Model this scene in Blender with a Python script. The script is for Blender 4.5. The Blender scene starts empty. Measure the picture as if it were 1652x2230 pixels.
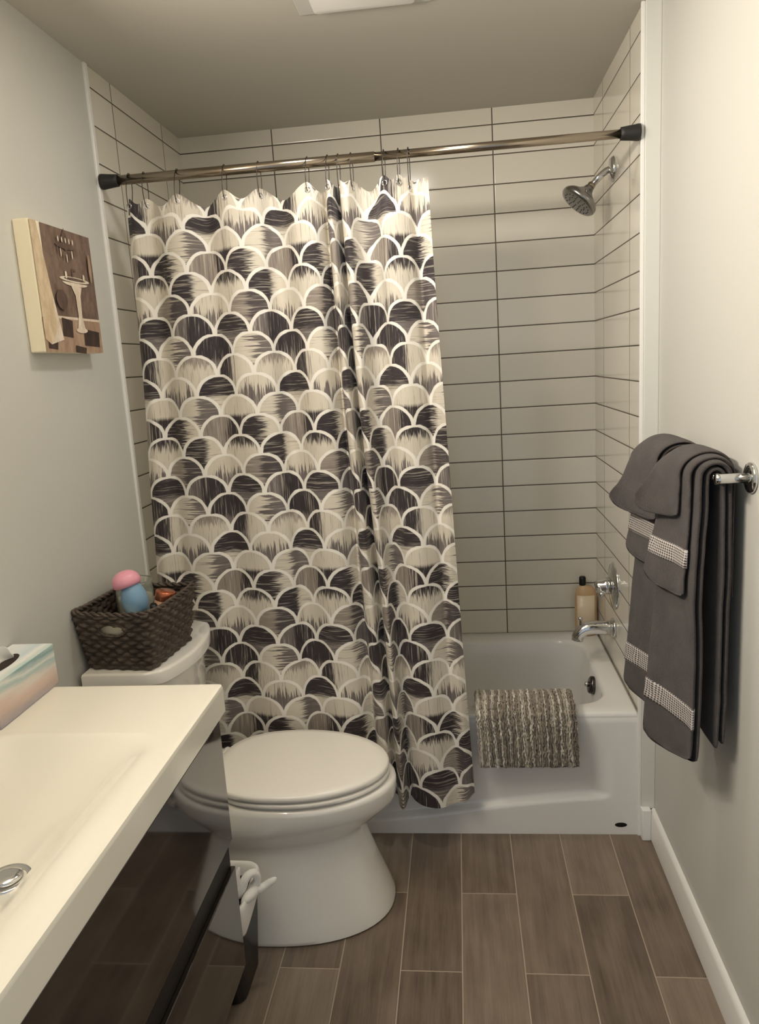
import bpy, bmesh, math, random
from mathutils import Vector, Matrix, noise
random.seed(7)
C = bpy.context.scene.collection
S = bpy.context.scene
PI = math.pi
W, D, H, WR = 1.52, 0.739, 2.3995, 1.5637          # alcove width, alcove depth, ceiling, right painted wall

# ------------------------------------------------------------------ camera
cam_d = bpy.data.cameras.new('camera')
cam = bpy.data.objects.new('camera', cam_d); C.objects.link(cam); S.camera = cam
yaw, pitch, roll = -0.1112, -0.1933, -0.0626
f = Vector((math.sin(yaw)*math.cos(pitch), math.cos(yaw)*math.cos(pitch), math.sin(pitch)))
r0 = Vector((math.cos(yaw), -math.sin(yaw), 0)); u0 = r0.cross(f)
rr = math.cos(roll)*r0 + math.sin(roll)*u0; uu = -math.sin(roll)*r0 + math.cos(roll)*u0
M = Matrix((rr, uu, -f)).transposed().to_4x4(); M.translation = Vector((1.0008, -2.2296, 1.5243))
cam.matrix_world = M
cam_d.sensor_fit = 'VERTICAL'; cam_d.sensor_height = 36; cam_d.lens = 36*1645.14/2230
cam_d.clip_start = 0.02

# ------------------------------------------------------------------ view, world, lights
S.view_settings.view_transform = 'Standard'; S.view_settings.look = 'None'
S.view_settings.gamma = 1; S.view_settings.use_curve_mapping = False
S.view_settings.exposure = 0.50
wd = bpy.data.worlds.new('world'); S.world = wd; wd.use_nodes = True
wd.node_tree.nodes['Background'].inputs[0].default_value = (0.78, 0.88, 1.0, 1)
wd.node_tree.nodes['Background'].inputs[1].default_value = 0.42
VANITY_W = 20.0     # the lamp bar above the mirror
FAN_W = 3.0        # the lamp in the ceiling fan
VANITY_COL = (1.0, 0.91, 0.80); FAN_COL = (1.0, 0.97, 0.92)

# ------------------------------------------------------------------ material helpers
def lin(c):
    return tuple(((v/255)/12.92 if v/255 <= .04045 else ((v/255+.055)/1.055)**2.4) for v in c) + (1,)

def mat(name, rgb=(200,200,200), rough=.5, metal=0., spec=.5, coat=0., sheen=0., trans=0., emit=None, estr=0., bump=None, ior=1.5):
    m = bpy.data.materials.new(name); m.use_nodes = True
    nt = m.node_tree; b = nt.nodes['Principled BSDF']
    b.inputs['Base Color'].default_value = lin(rgb)
    b.inputs['Roughness'].default_value = rough; b.inputs['Metallic'].default_value = metal
    b.inputs['Specular IOR Level'].default_value = spec; b.inputs['Coat Weight'].default_value = coat
    b.inputs['Coat Roughness'].default_value = .06
    b.inputs['Sheen Weight'].default_value = sheen; b.inputs['Transmission Weight'].default_value = trans
    b.inputs['IOR'].default_value = ior
    if emit: b.inputs['Emission Color'].default_value = lin(emit); b.inputs['Emission Strength'].default_value = estr
    if bump:
        sc, st, di = bump
        tc = nt.nodes.new('ShaderNodeTexCoord'); n = nt.nodes.new('ShaderNodeTexNoise'); bp = nt.nodes.new('ShaderNodeBump')
        n.inputs['Scale'].default_value = sc; n.inputs['Detail'].default_value = 3
        bp.inputs['Strength'].default_value = st; bp.inputs['Distance'].default_value = di
        nt.links.new(tc.outputs['Object'], n.inputs['Vector']); nt.links.new(n.outputs[0], bp.inputs['Height'])
        nt.links.new(bp.outputs[0], b.inputs['Normal'])
    return m

class G:
    """tiny expression helper for shader maths"""
    def __init__(s, m): s.m = m; s.nt = m.node_tree; s.b = s.nt.nodes['Principled BSDF']
    def new(s, t): return s.nt.nodes.new('ShaderNode'+t)
    def link(s, a, b): s.nt.links.new(a, b)
    def put(s, v, sock):
        if isinstance(v, (int, float)): sock.default_value = v
        elif isinstance(v, tuple): sock.default_value = v
        else: s.link(v, sock)
    def op(s, o, a, b=0., c=0.):
        n = s.new('Math'); n.operation = o
        s.put(a, n.inputs[0]); s.put(b, n.inputs[1]); s.put(c, n.inputs[2]); return n.outputs[0]
    def add(s, a, b): return s.op('ADD', a, b)
    def sub(s, a, b): return s.op('SUBTRACT', a, b)
    def mul(s, a, b): return s.op('MULTIPLY', a, b)
    def div(s, a, b): return s.op('DIVIDE', a, b)
    def lt(s, a, b): return s.op('LESS_THAN', a, b)
    def gt(s, a, b): return s.op('GREATER_THAN', a, b)
    def fl(s, a): return s.op('FLOOR', a)
    def mod(s, a, b): return s.op('FLOORED_MODULO', a, b)
    def absv(s, a): return s.op('ABSOLUTE', a)
    def sel(s, t, a, b):
        return s.add(s.mul(t, a), s.mul(s.sub(1., t), b))
    def smooth(s, v, lo, hi, a=0., b=1.):
        n = s.new('MapRange'); n.interpolation_type = 'SMOOTHSTEP'
        for i, q in enumerate((v, lo, hi, a, b)): s.put(q, n.inputs[i])
        return n.outputs[0]
    def vec(s, x, y, z):
        n = s.new('CombineXYZ'); s.put(x, n.inputs[0]); s.put(y, n.inputs[1]); s.put(z, n.inputs[2]); return n.outputs[0]
    def white(s, v):
        n = s.new('TexWhiteNoise'); n.noise_dimensions = '3D'; s.link(v, n.inputs['Vector']); return n.outputs['Value']
    def noise(s, v, scale=1., detail=3., rough=.5):
        n = s.new('TexNoise'); s.link(v, n.inputs['Vector']); n.inputs['Scale'].default_value = scale
        n.inputs['Detail'].default_value = detail; n.inputs['Roughness'].default_value = rough; return n.outputs[0]
    def ramp(s, v, stops, interp='LINEAR'):
        n = s.new('ValToRGB'); s.link(v, n.inputs[0]); cr = n.color_ramp; cr.interpolation = interp
        while len(cr.elements) < len(stops): cr.elements.new(.5)
        for e, (p, c) in zip(cr.elements, stops): e.position = p; e.color = lin(c)
        return n.outputs[0]
    def mix(s, t, a, b):
        n = s.new('Mix'); n.data_type = 'RGBA'; s.put(t, n.inputs[0]); s.put(a, n.inputs[6]); s.put(b, n.inputs[7]); return n.outputs[2]
    def pos(s):
        n = s.new('NewGeometry'); q = s.new('SeparateXYZ'); s.link(n.outputs['Position'], q.inputs[0]); return q.outputs
    def obj(s):
        n = s.new('TexCoord'); q = s.new('SeparateXYZ'); s.link(n.outputs['Object'], q.inputs[0]); return q.outputs
    def uv(s):
        n = s.new('TexCoord'); q = s.new('SeparateXYZ'); s.link(n.outputs['UV'], q.inputs[0]); return q.outputs
    def bump(s, h, strength=.3, dist=.002):
        n = s.new('Bump'); n.inputs['Strength'].default_value = strength; n.inputs['Distance'].default_value = dist
        s.link(h, n.inputs['Height']); s.link(n.outputs[0], s.b.inputs['Normal'])
    def color(s, c): s.link(c, s.b.inputs['Base Color'])

# ------------------------------------------------------------------ materials
M_WALL = mat('wall_paint', (204,203,196), .62, bump=(60, .06, .002))
M_CEIL = mat('ceiling_paint', (196,192,181), .9)
M_TRIM = mat('white_gloss_paint', (240,239,235), .3)
M_JAMB = mat('jamb_paint', (220,221,214), .4)
M_PORC = mat('porcelain', (240,237,230), .10, coat=.5)
M_SEAT = mat('seat_plastic', (242,238,229), .28)
M_TUB = mat('tub_acrylic', (236,235,232), .22, coat=.3)
M_CTOP = mat('ceramic_top', (244,240,226), .14, coat=.4)
M_CHROME = mat('chrome', (215,215,215), .12, 1.)
M_DCHROME = mat('brushed_dark_nickel', (160,148,132), .20, 1.)
M_WIRE = mat('dark_wire', (70,66,62), .35, .9)
M_RUBBER = mat('dark_rubber', (34,32,31), .55)
M_ESPR = mat('espresso_gloss', (30,24,21), .05, coat=.6, spec=.6)
M_BLACK = mat('black_recess', (6,6,6), .45)
M_BIN = mat('black_plastic', (22,20,19), .4)
M_BAG = mat('white_plastic_bag', (238,236,232), .45)
M_CANVAS = mat('cream_canvas', (238,229,203), .9, bump=(500, .3, .001))

def tile_mat(name, ax):
    m = mat(name, (226,221,208), .16, coat=.2); g = G(m); p = g.pos()
    z = g.sub(p[2], 2.3435 - .1016*30); u = g.sub(p[ax], (.355 if ax == 0 else .16) - .4045*4)
    GW = .0021
    dz = g.op('PINGPONG', z, .0508); du = g.op('PINGPONG', u, .20225)
    d = g.op('MINIMUM', dz, du)
    grout = g.smooth(d, GW*.7, GW*1.25, 1., 0.)
    row = g.fl(g.div(z, .1016)); col = g.fl(g.div(u, .4045))
    tint = g.white(g.vec(row, col, 3.))
    c = g.mix(tint, lin((222,217,203)), lin((231,226,214)))
    g.color(g.mix(grout, c, lin((86,78,66))))
    g.link(g.sel(grout, .8, .16), g.b.inputs['Roughness'])
    edge = g.smooth(d, GW, GW+.004, 0., 1.)
    n = g.noise(g.vec(p[0], p[1], p[2]), 9., 1.)
    g.bump(g.add(edge, g.mul(n, .5)), .35, .0015)
    return m
M_TILE_B = tile_mat('white_wall_tile_back', 0)
M_TILE_S = tile_mat('white_wall_tile_side', 1)

def floor_mat():
    m = mat('wood_look_floor_tile', (110,96,84), .38); g = G(m); p = g.pos()
    pw, pl = .1578, .58
    x = g.sub(p[0], .638 - pw*10); col = g.fl(g.div(x, pw))
    off = g.mul(g.sub(1., g.mod(col, 2.)), pl/2)
    y = g.add(g.sub(p[1], -.57 - pl*8), off)
    row = g.fl(g.div(y, pl))
    fx = g.sub(x, g.mul(col, pw)); fy = g.sub(y, g.mul(row, pl))
    dx = g.op('MINIMUM', fx, g.sub(pw, fx)); dy = g.op('MINIMUM', fy, g.sub(pl, fy))
    d = g.op('MINIMUM', dx, dy)
    grout = g.smooth(d, .0008, .0019, 1., 0.)
    h = g.white(g.vec(col, row, 1.)); h2 = g.white(g.vec(row, col, 7.))
    v = g.vec(g.mul(g.add(fx, g.mul(h, 3.)), 30.), g.mul(g.add(p[1], g.mul(h2, 9.)), 2.2), h)
    n1 = g.noise(v, 1.6, 6., .62)
    v2 = g.vec(g.mul(fx, 260.), g.mul(p[1], 7.), h2)
    n2 = g.noise(v2, 1., 4., .6)
    v3 = g.vec(g.mul(g.add(p[0], h), 7.), g.mul(p[1], 5.), h)
    n3 = g.noise(v3, 1.4, 3., .5)
    t = g.add(g.add(g.mul(n1, .55), g.mul(n2, .25)), g.add(g.mul(n3, .35), g.mul(g.sub(h, .5), .26)))
    c = g.ramp(t, [(.30, (84,73,62)), (.5, (114,100,87)), (.66, (131,116,101)), (.85, (148,133,117))])
    g.color(g.mix(grout, c, lin((176,160,142))))
    g.link(g.sel(grout, .8, .36), g.b.inputs['Roughness'])
    g.bump(g.add(g.mul(n2, .4), g.smooth(d, .0008, .003, 0., 1.)), .25, .001)
    return m
M_FLOOR = floor_mat()

def curtain_mat():
    m = mat('scallop_print_cloth', (200,195,185), .75, sheen=.1); g = G(m); q = g.uv(); u, v = q[0], q[1]
    RU, R = .0660, .0590
    un = g.div(u, 2*RU); vn = g.div(v, R)
    # hand-drawn wobble of the arcs
    wob = g.noise(g.vec(g.mul(u, 24.), g.mul(v, 24.), 0.), 1., 1.)
    un = g.add(un, g.mul(g.sub(wob, .5), .05))
    k = g.fl(vn)
    def cell(kk):
        par = g.mod(kk, 2.); uc = g.sub(un, g.mul(par, .5)); c = g.fl(g.add(uc, .5))
        du = g.mul(g.sub(uc, c), 2.); dv = g.sub(vn, kk)
        d = g.op('SQRT', g.add(g.mul(du, du), g.mul(dv, dv))); return c, du, dv, d
    c1, du1, dv1, d1 = cell(k)
    c2, du2, dv2, d2 = cell(g.add(k, 1.))
    ins = g.lt(d1, 1.)
    cc = g.sel(ins, c1, c2); kk = g.sel(ins, k, g.add(k, 1.))
    du = g.sel(ins, du1, du2); dv = g.sel(ins, dv1, dv2)
    cream, tan, grey, dark, midd = (219,211,195), (150,140,130), (116,108,105), (52,44,47), (80,72,73)
    # one repeat of the print: 8 rows of 2 scales: colour A, colour B, brush direction (1 = across), split direction (1 = across), split place, raggedness
    CELLS = [(cream,dark,0,0,-.05,.12),(cream,grey,1,1,.0,.9),  (tan,dark,0,1,.35,.5),(dark,cream,1,1,.25,1.2),  (dark,cream,0,0,.45,.9),(dark,cream,1,1,.2,.4),
             (cream,grey,0,0,.0,1.4),(tan,midd,1,1,.0,.6),  (dark,grey,1,0,-.05,.7),(grey,dark,0,1,-.2,.15),  (dark,grey,0,0,-.3,.6),(cream,grey,1,1,.1,1.5),
             (dark,cream,0,1,-.1,.7),(tan,cream,0,0,.5,1.),  (dark,cream,1,0,-.1,.45),(cream,grey,0,0,.2,1.3)]
    idx = g.div(g.add(g.add(g.mul(g.sub(7., g.mod(g.add(kk, 2.), 8.)), 2.), g.mod(cc, 2.)), .5), 16.)
    A = g.ramp(idx, [(i/16, c[0]) for i, c in enumerate(CELLS)], 'CONSTANT')
    B = g.ramp(idx, [(i/16, c[1]) for i, c in enumerate(CELLS)], 'CONSTANT')
    def param(j, lo, hi):
        n = g.new('ValToRGB'); g.link(idx, n.inputs[0]); cr = n.color_ramp; cr.interpolation = 'CONSTANT'
        while len(cr.elements) < 16: cr.elements.new(.5)
        for i, (e, c) in enumerate(zip(cr.elements, CELLS)):
            e.position = i/16; q_ = (c[j]-lo)/(hi-lo); e.color = (q_, q_, q_, 1)
        sp = g.new('SeparateColor'); g.link(n.outputs[0], sp.inputs[0]); return g.add(g.mul(sp.outputs[0], hi-lo), lo)
    hor = param(2, 0, 1); spl = param(3, 0, 1); thr0 = param(4, -1, 1); jag = param(5, 0, 2)
    h3 = g.white(g.vec(g.mod(cc, 4.), kk, 23.5))
    nv = g.noise(g.vec(g.mul(u, 210.), g.mul(v, 9.), g.mul(h3, 9.)), 1., 3., .6)
    nh = g.noise(g.vec(g.mul(u, 9.), g.mul(v, 210.), g.mul(h3, 9.)), 1., 3., .6)
    nn = g.sel(hor, nh, nv)
    along = g.sel(spl, g.mul(du, -1.), dv)
    val = g.add(g.sub(along, g.mul(thr0, g.sub(1., g.mul(spl, 2.)))), g.mul(g.sub(nn, .5), g.mul(jag, 2.2)))
    t = g.smooth(val, -.13, .13)
    col = g.mix(t, B, A)
    s1 = g.smooth(nn, .53, .66); s2 = g.smooth(nn, .45, .33)
    col = g.mix(g.mul(s1, .44), col, lin((216,208,193)))
    col = g.mix(g.mul(s2, .36), col, lin((72,63,65)))
    bw = g.noise(g.vec(g.mul(u, 60.), g.mul(v, 60.), 5.), 1., 2.)
    lw = g.add(.0045, g.mul(g.sub(bw, .5), .003))
    line = g.smooth(g.absv(g.mul(g.sub(d1, .97), R)), g.mul(lw, .75), g.mul(lw, 1.25), 1., 0.)
    col = g.mix(line, col, lin((246,242,233)))
    g.color(col)
    w = g.noise(g.vec(g.mul(u, 900.), g.mul(v, 900.), 0.), 1., 2.)
    g.bump(w, .15, .0006)
    # thin cloth: a little light comes through
    tr = g.new('BsdfTranslucent'); g.link(col, tr.inputs[0]); mx = g.new('MixShader'); mx.inputs[0].default_value = .12
    out = [n for n in g.nt.nodes if n.type == 'OUTPUT_MATERIAL'][0]
    g.link(g.b.outputs[0], mx.inputs[1]); g.link(tr.outputs[0], mx.inputs[2]); g.link(mx.outputs[0], out.inputs[0])
    return m
M_CURTAIN = curtain_mat()

def terry(name, rgb, rgb2):
    m = mat(name, rgb, .95, spec=.1, sheen=.25); g = G(m); p = g.obj()
    v = g.vec(p[0], p[1], p[2])
    n = g.noise(v, 420., 4., .7); n2 = g.noise(v, 22., 3.)
    g.color(g.mix(g.smooth(g.add(g.mul(n, .5), g.mul(n2, .5)), .3, .7), lin(rgb), lin(rgb2)))
    g.bump(g.add(n, g.mul(n2, .6)), .9, .004)
    return m
M_TERRY = terry('charcoal_terry', (57,50,48), (80,72,69))
def band_mat():
    m = mat('silver_lattice_band', (150,145,142), .6); g = G(m); p = g.obj()
    a = g.mul(g.add(g.add(p[1], p[0]), p[2]), 560.); b = g.mul(g.sub(g.add(p[1], p[0]), p[2]), 560.)
    s = g.mul(g.op('SINE', a), g.op('SINE', b))
    g.color(g.mix(g.smooth(s, -.1, .45), lin((196,190,186)), lin((70,64,63))))
    g.bump(s, .5, .001)
    return m
M_BAND = band_mat()

def wicker_mat():
    m = mat('dark_wicker', (62,52,45), .55); g = G(m); p = g.obj(); v = g.vec(g.mul(p[0], 1.), g.mul(p[1], 1.), g.mul(p[2], 5.))
    n = g.noise(v, 90., 4., .65); n2 = g.noise(g.vec(p[0], p[1], p[2]), 25., 2.)
    g.color(g.ramp(g.add(g.mul(n, .7), g.mul(n2, .3)), [(.3, (40,33,28)), (.52, (80,68,58)), (.75, (132,116,100))]))
    g.bump(n, .6, .003); return m
M_WICKER = wicker_mat()

def mat_shag():
    m = mat('shag_yarn', (150,140,125), .95, spec=.05, sheen=.3); g = G(m)
    a = g.new('VertexColor'); a.layer_name = 'yarn'
    n = g.noise(g.vec(*g.obj()[:3]), 380., 3., .7)
    g.color(g.mix(g.smooth(n, .35, .75, .0, .28), a.outputs[0], lin((84,75,66))))
    g.bump(n, .8, .003); return m
M_SHAG = mat_shag()

def tissue_mat():
    m = mat('watercolour_card', (220,220,215), .5); g = G(m); q = g.obj()
    n = g.noise(g.vec(g.mul(q[0], 9.), g.mul(q[1], 3.), g.mul(q[2], 20.)), 1.4, 4., .6)
    t = g.add(g.mul(g.add(g.mul(q[2], 8.3), g.mul(q[1], .9)), 1.), g.mul(g.sub(n, .5), .5))
    c = g.ramp(t, [(.0, (166,160,168)), (.16, (206,184,170)), (.30, (220,196,182)), (.46, (226,218,208)), (.58, (178,198,196)), (.66, (226,228,220)), (.80, (140,172,174)), (.92, (196,214,206))])
    top = g.ramp(g.add(g.mul(q[0], 7.), g.mul(n, .6)), [(.0, (236,238,236)), (.4, (206,220,226)), (.55, (240,240,236)), (.75, (178,206,200)), (1., (226,232,224))])
    g.color(g.mix(g.gt(q[2], .0920), c, top)); return m
M_TISSUEBOX = tissue_mat()

# ------------------------------------------------------------------ mesh helpers
def obj(name, verts, faces, m, parent=None, smooth=True, mods=()):
    me = bpy.data.meshes.new(name); me.from_pydata([tuple(v) for v in verts], [], faces); me.update()
    o = bpy.data.objects.new(name, me); C.objects.link(o)
    for mm in (m if isinstance(m, (list, tuple)) else [m]): me.materials.append(mm)
    if smooth:
        for p in me.polygons: p.use_smooth = True
    if parent: o.parent = parent
    return o

def fix(o):
    bm = bmesh.new(); bm.from_mesh(o.data); bmesh.ops.remove_doubles(bm, verts=bm.verts, dist=1e-6)
    bmesh.ops.recalc_face_normals(bm, faces=bm.faces); bm.to_mesh(o.data); bm.free(); return o

def sharp(o, ang=35):
    o.data.set_sharp_from_angle(angle=math.radians(ang)); return o

def bevel(o, w=.004, seg=3, ang=30):
    b = o.modifiers.new('bevel', 'BEVEL'); b.width = w; b.segments = seg; b.limit_method = 'ANGLE'; b.angle_limit = math.radians(ang)
    b.harden_normals = False; return o

def subsurf(o, n=1):
    s = o.modifiers.new('subsurf', 'SUBSURF'); s.levels = n; s.render_levels = n; return o

class MB:
    def __init__(s): s.v = []; s.f = []; s.mi = []
    def add(s, v, f, mi=0):
        n = len(s.v); s.v += [Vector(a) for a in v]; s.f += [tuple(i+n for i in q) for q in f]; s.mi += [mi]*len(f); return s
    def box(s, a, b, mi=0):
        (x0,y0,z0), (x1,y1,z1) = a, b
        return s.add([(x0,y0,z0),(x1,y0,z0),(x1,y1,z0),(x0,y1,z0),(x0,y0,z1),(x1,y0,z1),(x1,y1,z1),(x0,y1,z1)],
              [(3,2,1,0),(4,5,6,7),(0,1,5,4),(1,2,6,5),(2,3,7,6),(3,0,4,7)], mi)
    def loft(s, rings, cap0=True, cap1=True, closed=True, mi=0):
        n = len(rings[0]); v = [p for r in rings for p in r]; F = []
        for i in range(len(rings)-1):
            for j in range(n if closed else n-1):
                k = (j+1) % n; F.append((i*n+j, i*n+k, (i+1)*n+k, (i+1)*n+j))
        if cap0: F.append(tuple(reversed(range(n))))
        if cap1: F.append(tuple((len(rings)-1)*n+j for j in range(n)))
        return s.add(v, F, mi)
    def tube(s, pts, rad, n=16, cap=True, mi=0):
        pts = [Vector(p) for p in pts]; R = rad if isinstance(rad, (list, tuple)) else [rad]*len(pts)
        rings = []; t0 = (pts[1]-pts[0]).normalized()
        a = t0.orthogonal().normalized()
        for i, p in enumerate(pts):
            t = (pts[min(i+1, len(pts)-1)] - pts[max(i-1, 0)]).normalized()
            a = (a - t*a.dot(t)).normalized(); b = t.cross(a)
            rings.append([p + (a*math.cos(2*PI*j/n) + b*math.sin(2*PI*j/n))*R[i] for j in range(n)])
        return s.loft(rings, cap, cap, mi=mi)
    def lathe(s, prof, o=(0,0,0), axis=(0,0,1), n=32, mi=0):
        ax = Vector(axis).normalized(); a = ax.orthogonal().normalized(); b = ax.cross(a); o = Vector(o)
        rings = [[o + ax*h + (a*math.cos(2*PI*j/n) + b*math.sin(2*PI*j/n))*max(r, 1e-5) for j in range(n)] for r, h in prof]
        return s.loft(rings, True, True, mi=mi)
    def ring(s, c, axis, R, r, n=28, m=8, sx=1., sy=1., mi=0):
        ax = Vector(axis).normalized(); a = ax.orthogonal().normalized()
        b = ax.cross(a); c = Vector(c); rings = []
        for i in range(n):
            t = 2*PI*i/n; d = a*math.cos(t)*sx + b*math.sin(t)*sy
            rings.append([c + d*R + (d.normalized()*math.cos(2*PI*j/m) + ax*math.sin(2*PI*j/m))*r for j in range(m)])
        rings.append(rings[0]); return s.loft(rings, False, False, mi=mi)
    def build(s, name, m, parent=None, smooth=True):
        o = obj(name, s.v, s.f, m, parent, smooth)
        for p, i in zip(o.data.polygons, s.mi): p.material_index = i
        return fix(o)

def tag(o, label, cat, group=None):
    o['label'] = label; o['category'] = cat
    if group: o['group'] = group
    return o
def thing(name, label, cat, loc=(0,0,0), group=None):
    o = bpy.data.objects.new(name, None); C.objects.link(o); o.location = loc; o.empty_display_size = .05
    return tag(o, label, cat, group)
def struct(o): o['kind'] = 'structure'; return o
def rrect(x0, x1, y0, y1, r, z, n=6):
    P = []
    for cx, cy, a0 in ((x1-r, y1-r, 0), (x0+r, y1-r, 90), (x0+r, y0+r, 180), (x1-r, y0+r, 270)):
        for i in range(n+1):
            a = math.radians(a0 + 90*i/n); P.append(Vector((cx+r*math.cos(a), cy+r*math.sin(a), z)))
    return P
def sstep(x, a, b):
    t = max(0, min(1, (x-a)/(b-a))); return t*t*(3-2*t)
def lerp(a, b, t): return a+(b-a)*t

# ------------------------------------------------------------------ the room
YB = -2.75
struct(MB().box((-.1, YB, -.1), (WR+.1, D+.1, 0)).build('floor', M_FLOOR, smooth=False))
struct(MB().box((-.1, YB, H), (WR+.1, D+.1, H+.1)).build('ceiling', M_CEIL, smooth=False))
struct(MB().box((-.12, YB, 0), (-.0, 0, H)).build('wall_left', M_WALL, smooth=False))
struct(MB().box((-.12, 0, 0), (0, D, H)).build('wall_alcove_left', M_TILE_S, smooth=False))
struct(MB().box((WR, YB, 0), (WR+.1, 0, H)).build('wall_right', M_WALL, smooth=False))
struct(MB().box((W, 0, 0), (WR+.1, D, H)).build('wall_alcove_right', M_TILE_S, smooth=False))
struct(MB().box((-.12, D, 0), (WR+.1, D+.1, H)).build('wall_back', M_TILE_B, smooth=False))
# white edge strips where the tile starts
struct(bevel(MB().box((-.001, -.014, .0), (.007, .004, H)).build('trim_1', M_TRIM, smooth=False), .002))
struct(bevel(MB().box((W-.007, -.004, .0), (W+.003, .006, H)).build('trim_2', M_TRIM, smooth=False), .002))
# painted jamb board facing the room and the little foot where the skirting turns the corner
struct(bevel(MB().box((W+.003, -.010, .10), (WR, .0, H)).build('trim_3', M_JAMB, smooth=False), .002))
bb = MB(); prof = [(0, 0), (0, .092), (.003, .1), (.007, .1045), (.015, .1067), (.015, 0)]
rings = []
for y in (YB, -.012): rings.append([Vector((WR-.015+dx, y, dz)) for dx, dz in prof])
bb.loft(rings)
bb.box((W+.001, -.030, 0), (WR-.015, -.0005, .1067))
struct(bevel(sharp(bb.build('baseboard_right', M_TRIM)), .003, 2))
struct(MB().box((.0, YB, 0), (.015, -1.80, .1067)).build('baseboard_left', M_TRIM, smooth=False))

# ------------------------------------------------------------------ ceiling fan (top edge of the photo)
t = thing('ceiling_fan', 'square white extractor fan with a lit cover on the ceiling', 'fan', (.81, -.325, H))
o = MB().box((-.165, -.185, -.004), (.165, .180, 0)).build('mounting_plate', M_WALL, t, False); bevel(o, .002)
o = MB().loft([rrect(-.125, .125, -.165, .168, .012, -.003), rrect(-.125, .125, -.165, .168, .012, -.010), rrect(-.115, .115, -.15, .150, .012, -.014)]).build('cover', M_TRIM, t); sharp(o)
m_diff = mat('fan_lens', (245,235,220), .5, emit=(255,226,196), estr=3.)
o = MB().loft([rrect(-.085, .085, -.085, .075, .012, -.0135), rrect(-.08, .08, -.08, .07, .012, -.016)]).build('lens', m_diff, t); sharp(o)
ld = bpy.data.lights.new('fan_lamp', 'AREA'); ld.shape = 'SQUARE'; ld.size = .15; ld.energy = FAN_W; ld.color = FAN_COL
lo = bpy.data.objects.new('fan_lamp', ld); C.objects.link(lo); lo.location = (0, 0, -.019); lo.parent = t

# ------------------------------------------------------------------ vanity light (above the mirror, left of the frame)
t = thing('vanity_light', 'long chrome light bar on the wall above the sink', 'lamp', (0, -1.25, 2.15))
o = MB().box((0.0, -.40, -.03), (.03, .40, .03)).build('wall_plate', M_CHROME, t, False); bevel(o, .006)
for dy in (-.3, .3): MB().tube([(.03, dy, 0), (.085, dy, 0)], .012).build('arm', M_CHROME, t)
MB().tube([(.115, -.46, 0), (.115, -.45, 0), (.115, .45, 0), (.115, .46, 0)], [.030, .036, .036, .030], 24).build('lamp_tube', mat('frosted_glass_lamp', (255,240,215), .4, emit=(255,224,180), estr=4.), t)
ld = bpy.data.lights.new('vanity_lamp', 'AREA'); ld.shape = 'RECTANGLE'; ld.size = .07; ld.size_y = .90; ld.energy = VANITY_W; ld.color = VANITY_COL
lo = bpy.data.objects.new('vanity_lamp', ld); C.objects.link(lo); lo.location = (.160, 0, 0); lo.rotation_euler = (0, math.radians(-92), 0); lo.parent = t

# ------------------------------------------------------------------ bathtub
t = thing('bathtub', 'white alcove bathtub with a moulded apron along the tiled wall', 'bathtub', (0, 0, 0))
ZT = .418
mb = MB()
N = 8
def loop(x0, x1, y0, y1, r, z): return rrect(x0, x1, y0, y1, r, z, N)
rings = [loop(.002, W-.002, .012, D-.002, .004, ZT-.03), loop(.002, W-.002, .006, D-.002, .006, ZT-.012), loop(.005, W-.005, .010, D-.004, .01, ZT-.003), loop(.012, W-.012, .018, D-.01, .015, ZT),
         loop(.085, 1.452, .068, .655, .11, ZT), loop(.095, 1.444, .077, .646, .11, ZT-.004), loop(.102, 1.438, .084, .640, .11, ZT-.014),
         loop(.15, 1.428, .098, .625, .11, .28), loop(.22, 1.41, .115, .61, .12, .14), loop(.27, 1.38, .14, .585, .12, .085), loop(.34, 1.32, .20, .53, .12, .07)]
mb.loft(rings, False, True)
sharp(mb.build('basin', M_TUB, t), 50)
nx, nz = 150, 60; V = []; F = []
for i in range(nx+1):
    for j in range(nz+1):
        x = lerp(.003, W-.003, i/nx); z = lerp(0, ZT-.012, j/nz)
        zl = .040 + .085*sstep(x, .55, 1.45)*1.0
        ins = sstep(z, zl-.002, zl+.020) * sstep(.40-z, 0, .24) * sstep(1.44-x, 0, .07) * sstep(x-.09, 0, .05)
        top = sstep(z, ZT-.035, ZT-.012)
        V.append((x, .004 + .022*ins + .004*top*top, z))
for i in range(nx):
    for j in range(nz):
        a = i*(nz+1)+j; F.append((a, a+nz+1, a+nz+2, a+1))
obj('apron', V, F, M_TUB, t)
MB().loft([[Vector((1.463+r*math.cos(2*PI*i/24), .0045-h, .034+.42*r*math.sin(2*PI*i/24))) for i in range(24)] for r, h in ((.019, 0), (.019, .001), (.016, .0018))]).build('weep_hole', M_BLACK, t)
ax = Vector((-1, 0, .22)).normalized(); oc = Vector((1.430, .315, .372))
MB().lathe([(.031, -.012), (.031, .006), (.029, .011), (.025, .013), (.001, .013)], oc, ax, 32).build('overflow_plate', mat('dark_chrome', (92,89,86), .2, 1.), t)
MB().lathe([(.009, .012), (.009, .024), (.007, .027), (.001, .027)], oc, ax, 18).build('overflow_knob', M_CHROME, t)

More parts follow.
